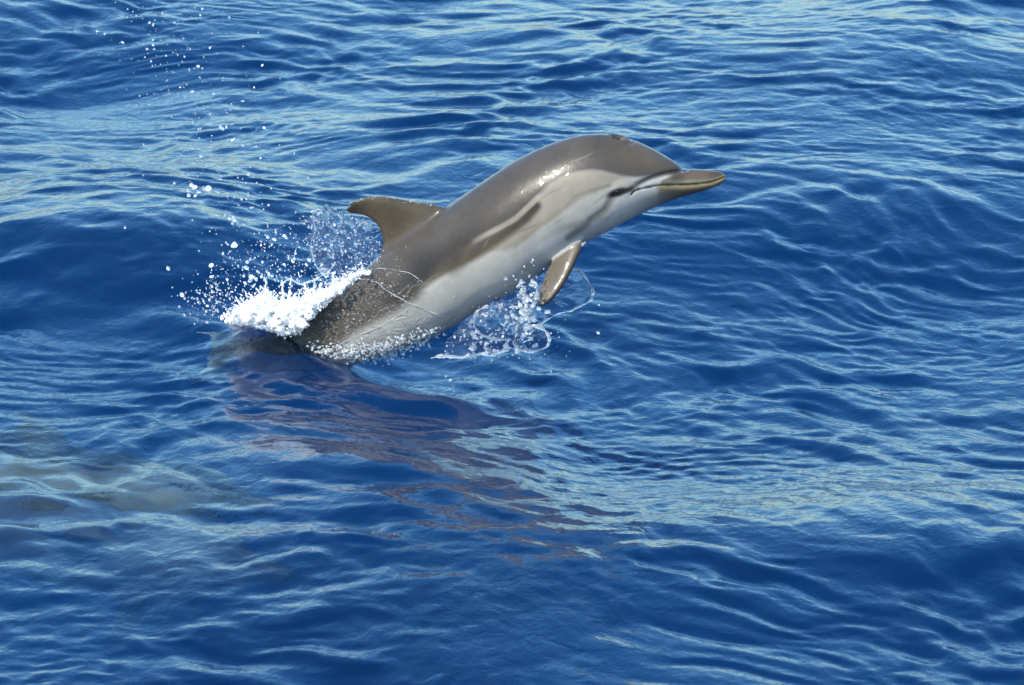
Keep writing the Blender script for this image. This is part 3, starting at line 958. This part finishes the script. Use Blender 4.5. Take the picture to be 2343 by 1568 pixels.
def sheet_mesh(outline, depth, bulge, seed, ragged=0.0, thick=0.003, nr=24, nt=140, rough=0.012):
    O = np.array(outline, float)
    O = catmull(np.vstack([O, O[:1]]), nt + 1)[:-1]
    c0 = O.mean(0)
    O = c0 + (O - c0) * np.array([[1 + ragged / 80 * (mnoise.noise(Vector((a * .05, b * .05, seed))) + 0.8 * mnoise.noise(Vector((a * .14, b * .14, seed + 3))))] for a, b in O])
    c = O.mean(0)
    front, back = [], []
    for i in range(nr + 1):
        r = (i + 0.02) / (nr + 0.02)
        for j in range(nt):
            q = c + (O[j] - c) * r
            y = depth(q[0], q[1]) - bulge * (1 - r * r)
            p = at(q[0], q[1], y)
            w = wob(p, 16, seed) * rough + wob(p, 45, seed + 5) * rough * 0.35
            th = thick * (1 + 0.8 * wob(p, 30, seed + 11))
            front.append(p + np.array([0, w - th / 2, 0])); back.append(p + np.array([0, w + th / 2, 0]))
    F = []
    n = len(front)
    for i in range(nr):
        for j in range(nt):
            k = (j + 1) % nt
            F.append((i * nt + j, i * nt + k, (i + 1) * nt + k, (i + 1) * nt + j))
            F.append((n + i * nt + k, n + i * nt + j, n + (i + 1) * nt + j, n + (i + 1) * nt + k))
    for j in range(nt):
        k = (j + 1) % nt
        F.append((nr * nt + j, nr * nt + k, n + nr * nt + k, n + nr * nt + j))
        F.append((k, j, n + j, n + k))
    return mesh_np('sheet', np.array(front + back), np.array(F))

def rope_mesh(path, depth, rad, seed, n=120, M=10):
    P = catmull(np.array(path, float), n)
    C = np.array([at(u, v, depth(u, v)) for u, v in P])
    T = np.gradient(C, axis=0); T /= np.linalg.norm(T, axis=1)[:, None]
    rings = []
    for i in range(n):
        a = np.cross(T[i], [0, 1, 0]); a /= np.linalg.norm(a) + 1e-9; b = np.cross(T[i], a)
        e = min(i, n - 1 - i) / 6.0
        r = rad * (0.75 + 1.1 * wob(C[i], 38, seed) + 0.6 * wob(C[i], 110, seed)) * min(1.0, 0.15 + e)
        r = max(r, rad * 0.2)
        ang = np.arange(M) * 2 * math.pi / M
        off = 0.004 * wob(C[i], 30, seed + 9)
        rings.append(C[i] + np.outer(np.cos(ang) * r + off, a) + np.outer(np.sin(ang) * r, b))
    v, f = tube(rings)
    me = bpy.data.meshes.new('rim'); me.from_pydata(v.tolist(), [], f)
    me.polygons.foreach_set('use_smooth', np.ones(len(me.polygons), bool)); me.update()
    return me

def rebase(o, parent):
    """keep the mesh where it is while hanging it under its thing"""
    P = coords(o.data) - np.array(parent.location)
    o.data.vertices.foreach_set('co', P.astype(np.float32).ravel()); o.data.update(); o.parent = parent

def splash(name, label, cat, u, v, y, sheets, ropes):
    t = tag(link(name, None), label, cat); t.location = at(u, v, y)
    for k, (outl, dep, bul, sd, rg) in enumerate(sheets): rebase(link('sheet', sheet_mesh(outl, dep, bul, sd, rg), SHEET), t)
    for k, (path, dep, rad, sd) in enumerate(ropes): rebase(link('rim', rope_mesh(path, dep, rad, sd), RIM), t)
    return t

fy = lambda u, v: -0.17 - 0.00010 * (u - 1000)
lobe_y = lambda u, v: -0.07
LOBE = [(1128, 700), (1165, 668), (1200, 652), (1240, 626), (1285, 612), (1322, 620), (1343, 640), (1356, 668), (1346, 692), (1312, 707), (1268, 722), (1234, 742), (1200, 755), (1150, 745)]
SMALL = [(1172, 775), (1190, 750), (1222, 745), (1246, 756), (1256, 776), (1248, 794), (1222, 805), (1185, 804)]
LOW = [(1005, 816), (1030, 775), (1066, 735), (1110, 700), (1150, 690), (1190, 720), (1215, 755), (1188, 795), (1120, 812), (1060, 818)]
crown = splash('belly_splash', 'clear glassy lobes of water flung forward under the belly and flipper', 'splash', 1080, 810, -0.2,
    [(LOBE, lobe_y, 0.03, 2, 5), (SMALL, lambda u, v: fy(u, v) - 0.05, 0.025, 3, 3), (LOW, lambda u, v: fy(u, v) - 0.03, 0.03, 4, 16)],
    [([(1240, 628), (1285, 613), (1322, 620), (1344, 640), (1356, 668), (1347, 690), (1312, 707), (1268, 722), (1234, 742), (1212, 752)], lobe_y, 0.0044, 12),
     ([(1176, 800), (1222, 805), (1248, 794), (1256, 776), (1246, 757), (1222, 746), (1196, 750)], lambda u, v: fy(u, v) - 0.05, 0.0055, 13),
     ([(985, 820), (1010, 816), (1060, 818), (1100, 810), (1130, 813), (1170, 795)], lambda u, v: fy(u, v) - 0.04, 0.005, 14),
     ([(1340, 553), (1322, 575), (1312, 598)], lambda u, v: -0.12, 0.004, 15),
     ([(1190, 660), (1203, 690), (1200, 715), (1185, 740), (1180, 765)], lambda u, v: fy(u, v) - 0.03, 0.008, 16),
     ([(1215, 640), (1228, 665), (1218, 700), (1206, 725), (1212, 748)], lambda u, v: fy(u, v) - 0.03, 0.008, 17),
     ([(1120, 700), (1090, 715), (1085, 745), (1110, 770), (1150, 775)], lambda u, v: fy(u, v) - 0.03, 0.005, 18)])
it = []
for _ in range(300):
    k = prng.random()
    if k < 0.5: p = (prng.gauss(1203, 17), prng.gauss(712, 42))
    elif k < 0.7: p = (prng.gauss(1150, 40), prng.gauss(785, 18))
    else: p = inside(LOW)
    e = prng.choice([0.0016, 0.0022, 0.003, 0.004, 0.006])
    q = at(p[0], p[1], fy(*p) - prng.uniform(0.02, 0.05))
    for j in range(prng.randrange(1, 4)):                    # short strings of water
        it.append((q, e)); q = q + np.array([prng.uniform(-.8, .8), prng.uniform(-.5, .5), prng.uniform(-1, 1)]) * e * 1.6
m = clump('churned_water', it, RIM, 0.0026, None, None, 0.0)
rebase(m, crown)
it = []
for _ in range(160):
    p = (prng.gauss(1190, 50), prng.gauss(735, 50))
    it.append((at(p[0], p[1], fy(*p) - prng.uniform(0.0, 0.07)), prng.choice([0.0012, 0.0016, 0.0022])))
rebase(balls('spray', it, DROP, ICO1, 'stuff'), crown)

VEIL = [(705, 560), (715, 500), (735, 482), (770, 478), (800, 492), (845, 503), (868, 530), (873, 560), (850, 600), (815, 630), (775, 640), (740, 625), (715, 600)]
veil = splash('fin_veil', 'thin bluish veil of spray water standing behind the dorsal fin', 'splash', 800, 620, 0.08,
    [(VEIL, lambda u, v: 0.08, 0.02, 6, 26)],
    [([(716, 500), (722, 530), (712, 560), (718, 592), (735, 622), (770, 640)], lambda u, v: 0.08, 0.0032, 21),
     ([(640, 655), (660, 640), (690, 650), (720, 640), (750, 622), (768, 600)], lambda u, v: 0.05, 0.004, 22)])
it = []
for _ in range(260):
    p = inside(VEIL)
    it.append((at(p[0], p[1], 0.08 + prng.uniform(-0.03, 0.02)), prng.choice([0.001, 0.0014, 0.002, 0.003])))
rebase(balls('spray', it, DROP, ICO1, 'stuff'), veil)

on_skin = lambda u, v: side_y(u, v) - 0.002
film = splash('water_film', 'thin ropes of sea water running down across the leaping dolphin flank', 'water', 900, 680, -0.15, [],
    [([(818, 640), (838, 640), (862, 648), (885, 664), (925, 688), (965, 705), (1000, 720), (1024, 738), (1036, 748)], on_skin, 0.0019, 31),
     ([(816, 625), (850, 616), (890, 616), (930, 624), (955, 636), (968, 646)], on_skin, 0.0014, 32),
     ([(735, 812), (790, 782), (850, 755), (905, 728), (935, 706)], on_skin, 0.0013, 33),
     ([(1040, 742), (1010, 760), (985, 774)], on_skin, 0.0022, 34)])
